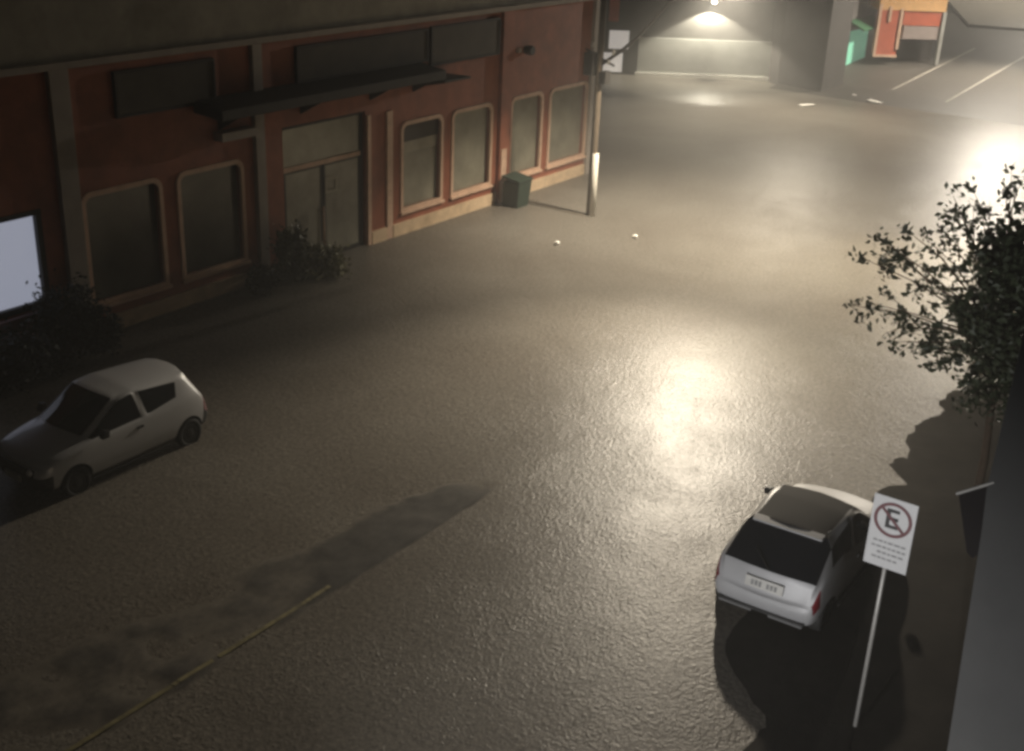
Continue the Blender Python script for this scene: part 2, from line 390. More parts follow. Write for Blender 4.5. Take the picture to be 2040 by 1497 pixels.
# entrance
mb = MB(); mb.ring([(DX0, YF + .1, -.05), (DX1, YF + .1, -.05), (DX1, YF + .1, DT), (DX0, YF + .1, DT)], [(DX0 + .1, YF + .1, -.04), (DX1 - .1, YF + .1, -.04), (DX1 - .1, YF + .1, DT - .1), (DX0 + .1, YF + .1, DT - .1)], (0, .08, 0))
door = sp(mb, 'door', M['iron'])
mb = MB(); mb.box(DX0 + .1, DX1 - .1, YF + .09, YF + .17, 2.56, 2.68); sp(mb, 'transom_bar', M['cream'], door)
mb = MB(); mb.box(DX0 + .1, DX1 - .1, YF + .13, YF + .15, 2.68, DT - .1); sp(mb, 'transom_pane', M['pane'], door)
for a, b in ((DX0 + .1, 22.86), (22.90, DX1 - .1)):
    mb = MB(); mb.ring([(a, YF + .11, -.04), (b, YF + .11, -.04), (b, YF + .11, 2.56), (a, YF + .11, 2.56)], [(a + .07, YF + .11, .12), (b - .07, YF + .11, .12), (b - .07, YF + .11, 2.5), (a + .07, YF + .11, 2.5)], (0, .05, 0)); sp(mb, 'door_leaf', M['iron'], door)
    mb = MB(); mb.box(a + .07, b - .07, YF + .125, YF + .145, .12, 2.5); sp(mb, 'door_pane', M['pane'], door)
mb = MB(); mb.tube([(22.78, YF + .02, .35), (22.78, YF + .02, 1.45)], .035); mb.tube([(22.78, YF + .02, .45), (22.78, YF + .12, .45)], .015); mb.tube([(22.78, YF + .02, 1.35), (22.78, YF + .12, 1.35)], .015); sp(mb, 'handle', M['cream'], door, smooth=True)
mb = MB(); mb.ring([(22.95, YF + .10, 1.75), (23.42, YF + .10, 1.75), (23.42, YF + .10, 2.18), (22.95, YF + .10, 2.18)], [(23.02, YF + .10, 1.83), (23.33, YF + .10, 1.83), (23.33, YF + .10, 2.08), (23.02, YF + .10, 2.08)], (0, .02, 0)); sp(mb, 'notice', M['blind'], door)
# canopy over the entrance
mb = MB(); mb.prism([(18.6, YF, 4.50), (18.6, YF - .95, 4.44), (18.6, YF - .95, 4.68), (18.6, YF, 4.80)], (8.1, 0, 0)); mb.prism([(26.7, YF, 4.12), (26.7, YF - .9, 4.32), (26.7, YF - .9, 4.38), (26.7, YF, 4.36)], (1.2, 0, 0))
can = sp(mb, 'canopy', M['canopy'], bevel=.02)
for x in (19.3, 22.0, 24.6, 26.4):
    mb = MB(); mb.prism([(x, YF, 4.48), (x, YF - .8, 4.44), (x, YF, 4.0)], (.06, 0, 0)); sp(mb, 'bracket', M['canopy'], can)
mb = MB(); mb.box(19.15, 20.25, YF - .30, YF, 3.78, 3.98); sp(mb, 'lamp_box', M['pil'])
for a, b, c, d in ((16.5, 19.15, 4.75, 5.62), (21.9, 26.9, 4.86, 5.62), (27.15, 30.3, 4.7, 5.65)):
    mb = MB(); mb.box(a, b, YF - .09, YF, c, d); s_ = sp(mb, 'signboard', M['signb'], bevel=.01)
    mb = MB(); mb.ring([(a - .06, YF - .11, c - .06), (b + .06, YF - .11, c - .06), (b + .06, YF - .11, d + .06), (a - .06, YF - .11, d + .06)], [(a, YF - .11, c), (b, YF - .11, c), (b, YF - .11, d), (a, YF - .11, d)], (0, .10, 0)); sp(mb, 'signboard_frame', M['canopy'], s_)
mb = MB(); mb.lathe((31.85, YF, 4.62), (0, -1, 0), [(.10, 0), (.14, .06), (.16, .22), (.13, .3)], 14); wf = sp(mb, 'wall_fixture', M['iron'])
mb = MB(); mb.box(31.35, 31.5, YF - .12, YF, 4.58, 4.72); sp(mb, 'sensor', M['pil'], wf)
# lit window at the left end
mb = MB(); mb.box(11.25, 14.27, YF + .10, YF + .13, 1.15, 3.01); lw = sp(mb, 'lit_window', M['screen'])
mb = MB(); mb.ring([(11.1, YF - .02, 1.02), (14.40, YF - .02, 1.02), (14.40, YF - .02, 3.12), (11.1, YF - .02, 3.12)], [(11.25, YF - .02, 1.15), (14.27, YF - .02, 1.15), (14.27, YF - .02, 3.01), (11.25, YF - .02, 3.01)], (0, .12, 0)); sp(mb, 'window_frame', M['iron'], lw)
mb = MB(); mb.box(11.0, 14.1, YF - .12, YF - .03, .42, .98); sp(mb, 'painted_panel', M['pink'], bevel=.01)

# ------------------------------------------------------------------ foliage
def leaf_quads(mb, c, n, spread, size, up=.3):
    for _ in range(n):
        d = Vector((random.gauss(0, 1), random.gauss(0, 1), random.gauss(0, 1)))
        p = Vector(c) + Vector((d.x * spread[0], d.y * spread[1], d.z * spread[2]))
        ax = Vector((random.gauss(0, 1), random.gauss(0, 1), random.gauss(0, .7) + up)).normalized()
        s = ax.orthogonal().normalized(); s.rotate(Matrix.Rotation(random.uniform(0, 6.28), 3, ax))
        l = size * random.uniform(.7, 1.3); w = l * .27; nrm = ax.cross(s)
        mb.add([p, p + ax * l * .5 + s * w + nrm * l * .06, p + ax * l, p + ax * l * .5 - s * w + nrm * l * .06], [(0, 1, 2, 3)])

def shrub(label, loc, r, h, n, m, size=.12, lumps=14, name='shrub', cat='shrub', stems=5):
    t = thing(name, label, cat, loc)
    mb = MB()
    for k in range(stems):
        a = random.uniform(0, 6.28); q = random.uniform(.3, .9)
        mb.tube([(0, 0, -.05), (r * q * .5 * math.cos(a), r * q * .5 * math.sin(a), h * .45), (r * q * math.cos(a), r * q * math.sin(a), h * random.uniform(.6, .95))], [.025, .016, .006], 5)
    mb.build('stem', M['bark'], t)
    mb = MB()
    for k in range(lumps):
        a = random.uniform(0, 6.28); q = r * math.sqrt(random.random()) * .9
        zz = h * random.uniform(.15, .95) * (1 - .35 * q / r)
        leaf_quads(mb, (q * math.cos(a), q * math.sin(a), zz), n // lumps, (r * .20, r * .20, h * .12), size)
    mb.build('foliage', m, t, fix=False)
    return t
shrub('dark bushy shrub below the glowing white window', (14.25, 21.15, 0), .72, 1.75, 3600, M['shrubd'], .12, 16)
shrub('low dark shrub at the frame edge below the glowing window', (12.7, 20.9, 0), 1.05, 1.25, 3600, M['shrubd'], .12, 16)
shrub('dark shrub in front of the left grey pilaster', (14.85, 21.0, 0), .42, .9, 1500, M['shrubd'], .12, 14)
shrub('tall leafy olive shrub beside the shop entrance', (20.95, 21.3, 0), .42, 1.4, 1500, M['shrub'], .13, 16)
shrub('low spreading pale shrub in front of the entrance doors', (21.9, 21.2, 0), .68, .66, 1900, M['shrubp'], .12, 16)
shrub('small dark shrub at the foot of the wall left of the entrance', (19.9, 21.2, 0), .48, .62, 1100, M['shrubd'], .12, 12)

# ------------------------------------------------------------------ bin and pole by the far end of the shop
t = thing('trash_bin', 'dark green wheeled bin standing by the red pilaster in the flood', 'bin', (30.75, 21.22, 0))
mb = MB(); mb.prism([(-.30, -.28, -.05), (.30, -.28, -.05), (.36, -.36, .82), (-.36, -.36, .82)], (0, .6, 0)); mb.build('body', M['bin'], t, bevel=.03)
mb = MB(); mb.prism([(-.39, -.40, .83), (.39, -.40, .83), (.39, .30, .93), (-.39, .30, .93)], (0, 0, .05)); mb.build('lid', M['bin'], t, bevel=.015)
mb = MB(); mb.tube([(-.3, .36, .86), (.3, .36, .86)], .025); mb.build('handle', M['bin'], t)
mb = MB(); mb.box(31.2, 31.36, 18.99, 21.2, -.06, .022); tag(mb.build('kerb', M['kerb'], bevel=.01), kind='structure')

PX, PY = 31.42, 18.87
pole = thing('street_lamp', 'tall dark street lamp post with white painted foot and equipment cluster at the corner', 'street lamp', (PX, PY, 0))
mb = MB(); mb.tube([(0, 0, -.06), (0, 0, 2.0), (0, 0, 9.0)], [.115, .11, .085], 14); mb.build('post', M['woodpole'], pole, smooth=True)
mb = MB(); mb.tube([(-.02, -.09, -.06), (-.02, -.09, 1.95)], [.10, .10], 12); mb.build('painted_foot', M['polewhite'], pole, smooth=True)
mb = MB(); mb.tube([(0, 0, 4.55), (.02, -.72, 5.08), (.03, -1.18, 5.50), (.05, -2.1, 6.55), (.08, -2.9, 7.55), (.10, -3.5, 7.85)], [.05, .05, .045, .04, .04, .04], 10); mb.build('arm', M['iron'], pole, smooth=True)
mb = MB(); mb.box(-.24, .10, .10, .42, 4.25, 4.92); mb.build('junction_box', M['iron'], pole, bevel=.02)
mb = MB(); mb.box(-.16, .16, -.32, -.10, 4.05, 4.42); mb.build('meter_box', M['iron'], pole, bevel=.02)
for dy, z in ((-.30, 4.62), (.30, 5.05), (-.45, 4.9)):
    mb = MB(); mb.lathe((0, dy, z), (0, 0, 1), [(.03, 0), (.055, .04), (.03, .08), (.055, .12), (.03, .16)], 10); mb.build('insulator', M['polewhite'], pole, smooth=True)
mb = MB(); mb.tube([(0, .5, 4.98), (0, -.5, 4.60)], .035, 6); mb.build('cross_arm', M['iron'], pole)
lh = MB(); lh.prism([(-.18, -3.4, 7.74), (.38, -3.4, 7.74), (.34, -4.1, 7.88), (-.14, -4.1, 7.88)], (0, 0, .14)); lampo = lh.build('lamp_head', M['galv'], pole, bevel=.03)

# ------------------------------------------------------------------ cars
def car(label, variant, paint, loc, rz):
    root = thing('parked_car', label, 'car', loc, rz)
    W = 1.0
    cols = [
     [(.10,0,.24),(.12,.52,.24),(.05,.60,.36),(.04,.61,.48),(.10,.63,.61),(.13,.61,.655),(.12,.50,.675),(.10,.40,.685),(.08,.2,.695),(.07,0,.70)],
     [(.3,0,.2),(.3,.68,.2),(.26,.755,.36),(.26,.765,.55),(.31,.745,.70),(.33,.71,.745),(.31,.56,.775),(.30,.43,.785),(.28,.2,.80),(.28,0,.805)],
     [(.72,0,.2),(.72,.71,.2),(.72,.785,.38),(.72,.795,.60),(.72,.775,.79),(.72,.725,.83),(.72,.57,.86),(.72,.44,.875),(.70,.2,.89),(.70,0,.895)],
     [(1.05,0,.2),(1.05,.71,.2),(1.05,.79,.38),(1.05,.80,.62),(1.06,.785,.845),(1.10,.735,.885),(1.06,.675,.90),(1.00,.58,.92),(.92,.3,.955),(.88,0,.965)],
     [(1.55,0,.2),(1.55,.71,.2),(1.55,.79,.38),(1.55,.805,.62),(1.52,.79,.87),(1.50,.745,.905),(1.74,.615,1.33),(1.70,.54,1.375),(1.66,.27,1.395),(1.64,0,1.405)],
     [(2.12,0,.2),(2.12,.71,.2),(2.12,.79,.38),(2.12,.805,.62),(2.14,.79,.89),(2.15,.75,.925),(2.07,.615,1.36),(2.06,.55,1.40),(2.06,.28,1.43),(2.06,0,1.44)],
     [(2.22,0,.2),(2.22,.71,.2),(2.22,.79,.38),(2.22,.805,.62),(2.24,.79,.895),(2.25,.75,.93),(2.16,.615,1.36),(2.16,.55,1.40),(2.16,.28,1.43),(2.16,0,1.44)],
     [(2.85,0,.2),(2.85,.71,.2),(2.85,.79,.38),(2.88,.80,.62),(2.90,.785,.92),(2.93,.725,1.03),(3.03,.605,1.26),(3.08,.53,1.365),(3.12,.27,1.40),(3.14,0,1.41)],
     [(3.2,0,.2),(3.2,.69,.2),(3.2,.775,.38),(3.25,.785,.62),(3.28,.765,.92),(3.27,.725,1.03),(3.25,.61,1.26),(3.26,.52,1.335),(3.33,.26,1.37),(3.35,0,1.376)],
     [(3.45,0,.22),(3.45,.67,.22),(3.5,.745,.38),(3.53,.755,.62),(3.55,.73,.84),(3.55,.70,.90),(3.56,.63,.915),(3.57,.53,.92),(3.61,.26,.925),(3.62,0,.925)],
     [(3.55,0,.22),(3.57,.64,.22),(3.64,.70,.36),(3.66,.71,.50),(3.64,.69,.595),(3.64,.665,.61),(3.65,.6,.615),(3.65,.5,.615),(3.665,.25,.615),(3.67,0,.615)],
     [(3.58,0,.25),(3.60,.52,.25),(3.70,.58,.36),(3.72,.60,.48),(3.70,.60,.565),(3.70,.57,.58),(3.70,.5,.585),(3.71,.42,.585),(3.72,.2,.585),(3.72,0,.585)],
    ]
    if variant == 'silver':
        for r, (u, z) in {5: (2.62, 1.05), 6: (2.66, 1.28), 7: (2.62, 1.37), 8: (2.64, 1.425), 9: (2.65, 1.435)}.items():
            cols[7][r] = (u, cols[7][r][1], z)
        for r, (u, z, y) in {5: (3.05, 1.02, .715), 6: (2.92, 1.25, .625), 7: (2.86, 1.36, .545), 8: (2.89, 1.405, .28), 9: (2.90, 1.412, 0)}.items():
            cols[8][r] = (u, y, z)
        for r in range(5, 10): cols[9][r] = (cols[9][r][0] - .03, cols[9][r][1] + (.03 if 5 <= r < 9 else 0), cols[9][r][2] + .02)
    nc, nr = len(cols), 10
    mats = ['body', 'windscreen', 'side_window', 'rear_window', 'door', 'bumper', 'bonnet', 'tailgate', 'headlight', 'tail_light', 'wheel_well', 'roof']
    MI = {n: i for i, n in enumerate(mats)}
    def cell(c, r):
        if c == 3 and r in (7, 8): return 'windscreen'
        if r == 5 and c in (3, 4, 6): return 'side_window'
        if variant == 'silver' and c == 7 and r == 5: return 'side_window'
        if c == 8 and r in (7, 8): return 'rear_window'
        if variant == 'silver' and c == 8 and r == 6: return 'rear_window'
        if variant == 'silver' and c in (4, 5, 6, 7) and r in (7, 8): return 'roof'
        if c in (3, 4) and 1 <= r <= 4: return 'door'
        if c == 0 and r in (3,): return 'headlight'
        if c == 0 and r <= 2: return 'bumper'
        if c in (0, 1, 2) and r in (5, 6, 7, 8): return 'bonnet'
        if c == 9 and r in (3, 4): return 'tail_light'
        if c == 9 and r >= 6: return 'tailgate'
        if c == 10 or (c == 9 and r <= 2): return 'bumper'
        return 'body'
    bm = bmesh.new(); V = {}
    for c in range(nc):
        for r in range(nr):
            u, y, z = cols[c][r]
            for s in ((1,) if y == 0 else (1, -1)):
                V[c, r, s] = bm.verts.new((u, y * s, z))
            if y == 0: V[c, r, -1] = V[c, r, 1]
    for c in range(nc - 1):
        for r in range(nr - 1):
            for s in (1, -1):
                q = [V[c, r, s], V[c + 1, r, s], V[c + 1, r + 1, s], V[c, r + 1, s]]
                if s < 0: q.reverse()
                f = bm.faces.new(q); f.material_index = MI[cell(c, r)]
    for c in (0, nc - 1):
        for r in range(nr - 1):
            q = [V[c, r, 1], V[c, r + 1, 1], V[c, r + 1, -1], V[c, r, -1]]
            if r == 0: q = q[:3]
            q = list(dict.fromkeys(q))
            if c: q.reverse()
            f = bm.faces.new(q); f.material_index = MI['bumper' if (c or r <= 3) else 'body']
    bm.verts.ensure_lookup_table()
    cl = bm.edges.layers.float.new('crease_edge')
    for e in bm.edges:
        if len(e.link_faces) == 2:
            a, b = e.link_faces
            na, nb = mats[a.material_index], mats[b.material_index]
            if na != nb:
                g = {na, nb}
                e[cl] = .75 if any('window' in q or 'screen' in q for q in g) else .25
            elif e.calc_face_angle(0) > .9: e[cl] = .3
    vl = bm.verts.layers.float.new('crease_vert')
    for v in bm.verts:
        ns = {mats[f.material_index] for f in v.link_faces}
        if any('window' in q or 'screen' in q for q in ns) and len(ns) > 1: v[vl] = .62
    bmesh.ops.recalc_face_normals(bm, faces=bm.faces)
    me = bpy.data.meshes.new('body'); bm.to_mesh(me); bm.free()
    for n in mats: me.materials.append(paint)
    tmp = bpy.data.objects.new('tmp', me); C.objects.link(tmp)
    ss = tmp.modifiers.new('s', 'SUBSURF'); ss.levels = ss.render_levels = 3
    # wheel arches
    cut = MB(); wx = (.72, 3.16)
    for u in wx:
        for s in (1, -1): cut.lathe((u, .50 * s, .27), (0, s, 0), [(.325, 0), (.325, .6)], 32)
    co = cut.build('cut', paint); co.data.materials.clear()
    for n in mats: co.data.materials.append(paint)
    co.data.polygons.foreach_set('material_index', [MI['wheel_well']] * len(co.data.polygons))
    bo = tmp.modifiers.new('b', 'BOOLEAN'); bo.operation = 'DIFFERENCE'; bo.object = co; bo.solver = 'EXACT'
    dg = bpy.context.evaluated_depsgraph_get(); dg.update()
    ev = bpy.data.meshes.new_from_object(tmp.evaluated_get(dg))
    bpy.data.objects.remove(tmp); bpy.data.objects.remove(co)
    full = bmesh.new(); full.from_mesh(ev)
    mm = {'body': paint, 'windscreen': M['carglass'], 'side_window': M['carglass'], 'rear_window': M['carglass'], 'door': paint,
          'bumper': paint if variant == 'silver' else M['black'], 'bonnet': paint, 'tailgate': paint, 'headlight': M['lens'],
          'tail_light': M['redlens'], 'wheel_well': M['dark'], 'roof': M['roofunlit']}
    parts = {}
    for i, n in enumerate(mats):
        b2 = full.copy()
        bmesh.ops.delete(b2, geom=[f for f in b2.faces if f.material_index != i], context='FACES')
        # islands
        left = set(b2.faces); isl = []
        while left:
            st = [left.pop()]; grp = []
            while st:
                f = st.pop(); grp.append(f)
                for e in f.edges:
                    for g in e.link_faces:
                        if g in left: left.discard(g); st.append(g)
            isl.append(grp)
        if n == 'body': isl = [list(b2.faces)] if b2.faces else []
        for grp in isl:
            b3 = b2.copy(); b2.faces.index_update(); keep = {f.index for f in grp}
            b3.faces.ensure_lookup_table()
            bmesh.ops.delete(b3, geom=[f for k, f in enumerate(b3.faces) if k not in keep], context='FACES')
            if n not in ('body', 'wheel_well', 'bumper'):
                r_ = bmesh.ops.inset_region(b3, faces=list(b3.faces), thickness=.045 if n == 'roof' else .007, depth=-.004 if 'window' in n or 'screen' in n else 0)
                if n != 'roof': bmesh.ops.delete(b3, geom=r_['faces'], context='FACES')
            for f in b3.faces: f.smooth = True; f.material_index = 0
            if n == 'roof':
                for f in r_['faces']: f.material_index = 1
            m3 = bpy.data.meshes.new(n); b3.to_mesh(m3); b3.free()
            o = link(n, m3, mm[n], root, True)
            if n == 'roof': m3.materials.append(paint); o['label'] = 'roof darkened as unlit'
            parts.setdefault(n, []).append(o)
        b2.free()
    full.free()
    # wheels
    for u in wx:
        for s in (1, -1):
            mb = MB(); mb.lathe((u, .60 * s, .265), (0, s, 0), [(.17, 0), (.255, .0), (.275, .03), (.277, .13), (.262, .165), (.19, .175), (.185, .15)], 32); wh = mb.build('wheel', M['dark'], root, True)
            mb = MB(); mb.lathe((u, .74 * s, .265), (0, s, 0), [(.186, 0), (.18, .025), (.14, .012), (.07, .03), (.03, .036)], 24)
            mb.build('rim', M['rim'], wh, True)
    # mirrors, handles, rub strips, grille, plates
    for s in (1, -1):
        mb = MB(); mb.prism([(1.18, .80 * s, .90), (1.32, .80 * s, .90), (1.34, .80 * s, 1.02), (1.24, .80 * s, 1.03)], (0, .13 * s, 0)); mb.build('mirror', M['black'], root, bevel=.02)
        ob = parts['door'][0]
        for o in parts['door']:
            if sum(v.co.y for v in o.data.vertices) * s > 0: ob = o
        mb = MB(); mb.box(1.98, 2.12, min(.785 * s, .815 * s), max(.785 * s, .815 * s), .775, .815); mb.build('handle', M['black'], ob, bevel=.008)
        mb = MB(); mb.box(1.0, 2.7, min(.775 * s, .793 * s), max(.775 * s, .793 * s), .205, .245); mb.build('sill_strip', M['black'], root, bevel=.005)
    mb = MB(); mb.box(.045, .10, -.30, .30, .53, .62); mb.build('grille', M['black'], root, bevel=.01)
    mb = MB(); mb.box(.005, .045, -.20, .20, .36, .48); mb.build('license_plate', M['plate'], root, bevel=.004)
    tg = parts['tailgate'][0]
    if variant == 'silver':
        mb = MB(); mb.prism([(3.655, -.27, .675), (3.625, -.27, .825), (3.665, -.27, .83), (3.695, -.27, .68)], (0, .54, 0)); pl = mb.build('license_plate', M['plate'], tg, bevel=.004)
        for k in range(7):
            if k == 3: continue
            mb = MB(); y = -.165 + k * .055
            mb.prism([(3.692, y - .018, .715), (3.6755, y - .018, .79), (3.6795, y - .018, .79), (3.696, y - .018, .715)], (0, .036, 0))
            mb.build('plate_character', M['greyink'], pl)
        mb = MB(); mb.prism([(2.86, -.50, 1.40), (3.00, -.50, 1.375), (3.00, -.50, 1.35), (2.86, -.50, 1.375)], (0, 1.0, 0)); mb.build('roof_spoiler', paint, root, bevel=.008)
        mb = MB(); mb.box(3.60, 3.735, -.62, .62, .325, .355); mb.build('bumper_strip', M['black'], root, bevel=.01)
        mb = MB(); mb.box(3.56, 3.725, -.60, -.12, .285, .324); mb.build('bumper_lip', M['lip'], root, bevel=.01)
        mb = MB(); mb.box(3.56, 3.725, .12, .60, .285, .324); mb.build('bumper_lip', M['lip'], root, bevel=.01)
        mb = MB(); mb.tube([(2.72, .52, 1.40), (2.80, .52, 1.43), (2.84, .52, 1.43)], .012, 6); mb.build('aerial', M['black'], root)
        mb = MB(); mb.tube([(3.58, .0, .98), (3.35, -.28, 1.14)], .010, 6); mb.build('wiper', M['black'], root)
    else:
        for s in (1, -1):
            mb = MB(); mb.lathe((.06, .44 * s, .585), (-1, .25 * s, 0), [(.06, 0), (.055, .02), (.03, .045), (.01, .05)], 14); mb.build('lamp_reflector', M['lens'], root, True)
    return root
white_car = car('white three door hatchback with black bumpers facing left in the dark flood', 'white', M['whitepaint'], (10.02, 16.9, -.06), 0)
white_car.scale = (1, 1, 1.05)
silver_car = car('silver hatchback seen from behind with black rear window beside the parking sign', 'silver', M['silverpaint'], (18.20, 5.50, -.09), R(180 + 2.0))
silver_car.scale = (1.0, 1.08, 1.0)

# ------------------------------------------------------------------ parking sign
sg = thing('parking_sign', 'white parking sign with ringed letter on a thin leaning grey pole', 'sign', (13.1, 3.37, 0))
mb = MB(); mb.tube([(.03, 0, -.06), (.03, 0, 3.3)], .027, 12); mb.build('pole', M['galv'], sg, True)
SZ0, SZ1, SW = 2.47, 3.42, .265
mb = MB(); mb.box(-.012, 0, -SW, SW, SZ0, SZ1); pn = mb.build('panel', M['signwhite'], sg, bevel=.004)
mb = MB(); n = 36; rc = SZ1 - .285
def circ(r): return [(-.0155, r * math.cos(2 * math.pi * k / n), rc + r * math.sin(2 * math.pi * k / n)) for k in range(n)]
mb.ring(circ(.232), circ(.190), (.003, 0, 0)); mb.build('ring', M['signred'], pn)
def text(body, size, loc, m, parent, name, ext=.0015):
    cu = bpy.data.curves.new(name, 'FONT'); cu.body = body; cu.size = size; cu.extrude = ext; cu.align_x = 'CENTER'; cu.align_y = 'CENTER'; cu.offset = .006
    o = bpy.data.objects.new('tmp', cu); C.objects.link(o)
    dg = bpy.context.evaluated_depsgraph_get(); dg.update()
    me = bpy.data.meshes.new_from_object(o.evaluated_get(dg)); bpy.data.objects.remove(o)
    # text x -> -Y, text y -> Z, facing -X
    me.transform(Matrix(((0, 0, -1, 0), (-1, 0, 0, 0), (0, 1, 0, 0), (0, 0, 0, 1))))
    me.transform(Matrix.Translation(loc))
    return link(name, me, m, parent)
text('E', .36, (-.015, .015, rc), M['ink'], pn, 'letter')
mb = MB(); w = .013
mb.prism([(-.0195, .145 + w, rc + .135 - w), (-.0195, .145 - w, rc + .135 + w), (-.0195, -.145 - w, rc - .135 + w), (-.0195, -.145 + w, rc - .135 - w)], (.002, 0, 0)); mb.build('slash', M['signred'], pn)
for k, (a, b) in enumerate(((-.19, .17), (-.20, .20), (-.12, .18), (-.18, .14))):
    mb = MB(); y = a; z = SZ0 + .335 - k * .075
    while y < b:
        w_ = random.uniform(.03, .07); mb.box(-.0145, -.0115, -y - w_, -y, z, z + .026); y += w_ + .014
    mb.build('lettering', M['greyink'], pn)

# ------------------------------------------------------------------ street tree on the right
tr = thing('street_tree', 'dark leafy street tree with thin trunk behind the grey wall', 'tree', (20.6, 3.95, 0))
mb = MB()
mb.tube([(0, 0, -.06), (.02, .0, .7), (-.03, .04, 1.5), (.05, .1, 2.3), (.0, .15, 3.2), (.05, .2, 4.6)], [.085, .075, .065, .055, .04, .012], 9)
lv = MB()
tips = []
def twig(p0, p1, r=.018, clumps=3, n=16, size=.13):
    p0, p1 = Vector(p0), Vector(p1); mid = (p0 + p1) / 2 + Vector((random.uniform(-.15, .15), random.uniform(-.1, .1), random.uniform(0, .15)))
    mb.tube([p0, mid, p1], [r, r * .65, r * .25], 5)
    for k in range(clumps):
        q = 1 - k * .26
        c = p0.lerp(p1, q) + Vector((random.gauss(0, .05), random.gauss(0, .05), random.gauss(0, .05)))
        leaf_quads(lv, c, n, (.07, .07, .055), size, .2)
outer = [(2.55, .22), (2.30, .62), (2.62, -.83), (2.2, -.55), (1.85, -1.42), (2.05, -1.2), (1.2, -1.78), (1.45, -1.60), (.48, -2.35), (.62, -2.05), (1.0, 1.62), (1.25, 1.45), (.72, 1.75), (.45, 1.7), (.2, 1.7), (.1, 1.75), (-.2, 1.9), (2.35, .1), (1.9, .75), (2.15, -.2), (1.55, -.95), (1.0, -1.45), (.9, 1.1), (1.3, .95), (1.6, .55), (2.0, .35)]
for y, z in outer:
    x = random.uniform(-.9, .9)
    p1 = (x, y - .02, z + 3.95); p0 = (x * .3, y * .25 + .1, 3.3 + z * .35)
    twig(p0, p1, .02, 3 if z < 1 else 2, 22 if z < 1 else 14, .125)
    if random.random() < .75: twig(Vector(p0).lerp(Vector(p1), .6), (x + random.uniform(-.4, .4), y - .02 + random.uniform(-.35, .1), z + 3.95 + random.uniform(-.3, .3)), .012, 2, 12)
# dense heart of the crown
for k in range(215):
    while True:
        d = Vector((random.uniform(-1, 1), random.uniform(-1, 1), random.uniform(-1, 1)))
        if d.length < 1: break
    c = Vector((d.x * 1.3, -.08 + d.y * 1.15, 3.7 + d.z * 1.4))
    if k % 6 == 0: twig((0, .15, 3.0 + d.z * .7), c, .02, 2, 14)
    leaf_quads(lv, c, 36, (.17, .17, .16), .15, .15)
for k in range(30):   # lower skirt down to the trunk
    leaf_quads(lv, (random.uniform(-.5, .5), random.uniform(-.25, .55), random.uniform(1.7, 2.5)), 18, (.14, .13, .15), .13, .1)
mb.build('trunk', M['bark'], tr, True); lv.build('crown', M['leaf'], tr, fix=False)

# ------------------------------------------------------------------ near grey wall at the right and its projecting board
mb = MB()
mb.prism([(9.0, 1.335, -.1), (9.0, 1.635, 5.55), (9.0, 1.665, 5.9), (9.0, 1.60, 10.6), (9.0, -3, 10.6), (9.0, -3, -.1)], (.55, 0, 0))
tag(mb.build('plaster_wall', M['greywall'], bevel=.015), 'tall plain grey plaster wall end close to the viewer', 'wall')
t = thing('projecting_board', 'small dark board jutting from the grey wall edge below the tree trunk', 'signboard', (9.02, 1.64, 5.20))
mb = MB(); mb.prism([(0, .22, .57), (0, .0, .74), (0, -.03, .12), (0, .02, .06), (0, .07, .10)], (.05, 0, 0)); mb.build('board', mat('board_dark', (.012, .010, .010), .7, .1), t)
mb = MB(); mb.tube([(-.01, .235, .575), (-.01, -.02, .765)], .013, 8); mb.build('top_rail', M['galv'], t)

# ------------------------------------------------------------------ far side of the crossing
A = Vector((55.12, 31.06, 0)); B = Vector((59.21, 25.49, 0)); u_ = (B - A).normalized(); nv = Vector((-u_.y, u_.x, 0));
if nv.dot(Vector((0, 0, 0)) - A) < 0: nv = -nv   # towards the viewer
def along(o, s, d=0, z=0): return o + u_ * s + nv * d + Vector((0, 0, z))
def wallbox(mb, s0, s1, d0, d1, z0, z1, o=A):
    return mb.prism([along(o, s0, d0, z0), along(o, s1, d0, z0), along(o, s1, d0, z1), along(o, s0, d0, z1)], nv * (d1 - d0))
M['basec'] = mat('base_course_white', (.66, .64, .58), .6, .3)
t = thing('boundary_wall', 'low whitewashed wall under the bright lamp beyond the crossing', 'wall', A)
def pa(mb, name, m, par, org, **k):
    o = mb.build(name, m, None, **k); o.data.transform(Matrix.Translation(-org)); o.parent = par; return o
mb = MB(); wallbox(mb, .15, 6.95, -.15, 0, -.1, 1.88); pa(mb, 'panel', M['white'], t, A)
mb = MB(); wallbox(mb, .05, 6.95, .003, .12, -.1, .16); pa(mb, 'base_course', M['basec'], t, A)
t = thing('corner_house', 'tall dark house behind the whitewashed wall with a lamp on its front', 'building', A)
mb = MB(); wallbox(mb, -16, 7.2, -8, -.2, -.1, 9.0); pa(mb, 'wall', mat('pale_house_plaster', (.075, .072, .066), .85, .2, var=.2, scale=.7, dirt=(.05, .047, .042)), t, A)
mb = MB(); wallbox(mb, -1.35, -.35, -.19, -.14, 1.25, 2.15); pa(mb, 'lit_window', M['litpanel'], t, A)
mb = MB(); wallbox(mb, -1.6, -.6, -.19, -.14, .1, 1.05); pa(mb, 'lit_door', M['litpanel'], t, A)
t = thing('red_banner', 'short red banner hanging at the corner beyond the shop', 'banner', along(A, -1.2, -.1, 2.7))
mb = MB(); wallbox(mb, -1.45, -.95, -.13, -.10, 2.6, 3.9); pa(mb, 'banner_cloth', M['red2'], t, Vector(t.location))
t = thing('wall_lamp', 'bright lamp on a bracket shining down the dark far house', 'lamp', along(A, 3.66, -.2, 3.8))
o_ = Vector(t.location)
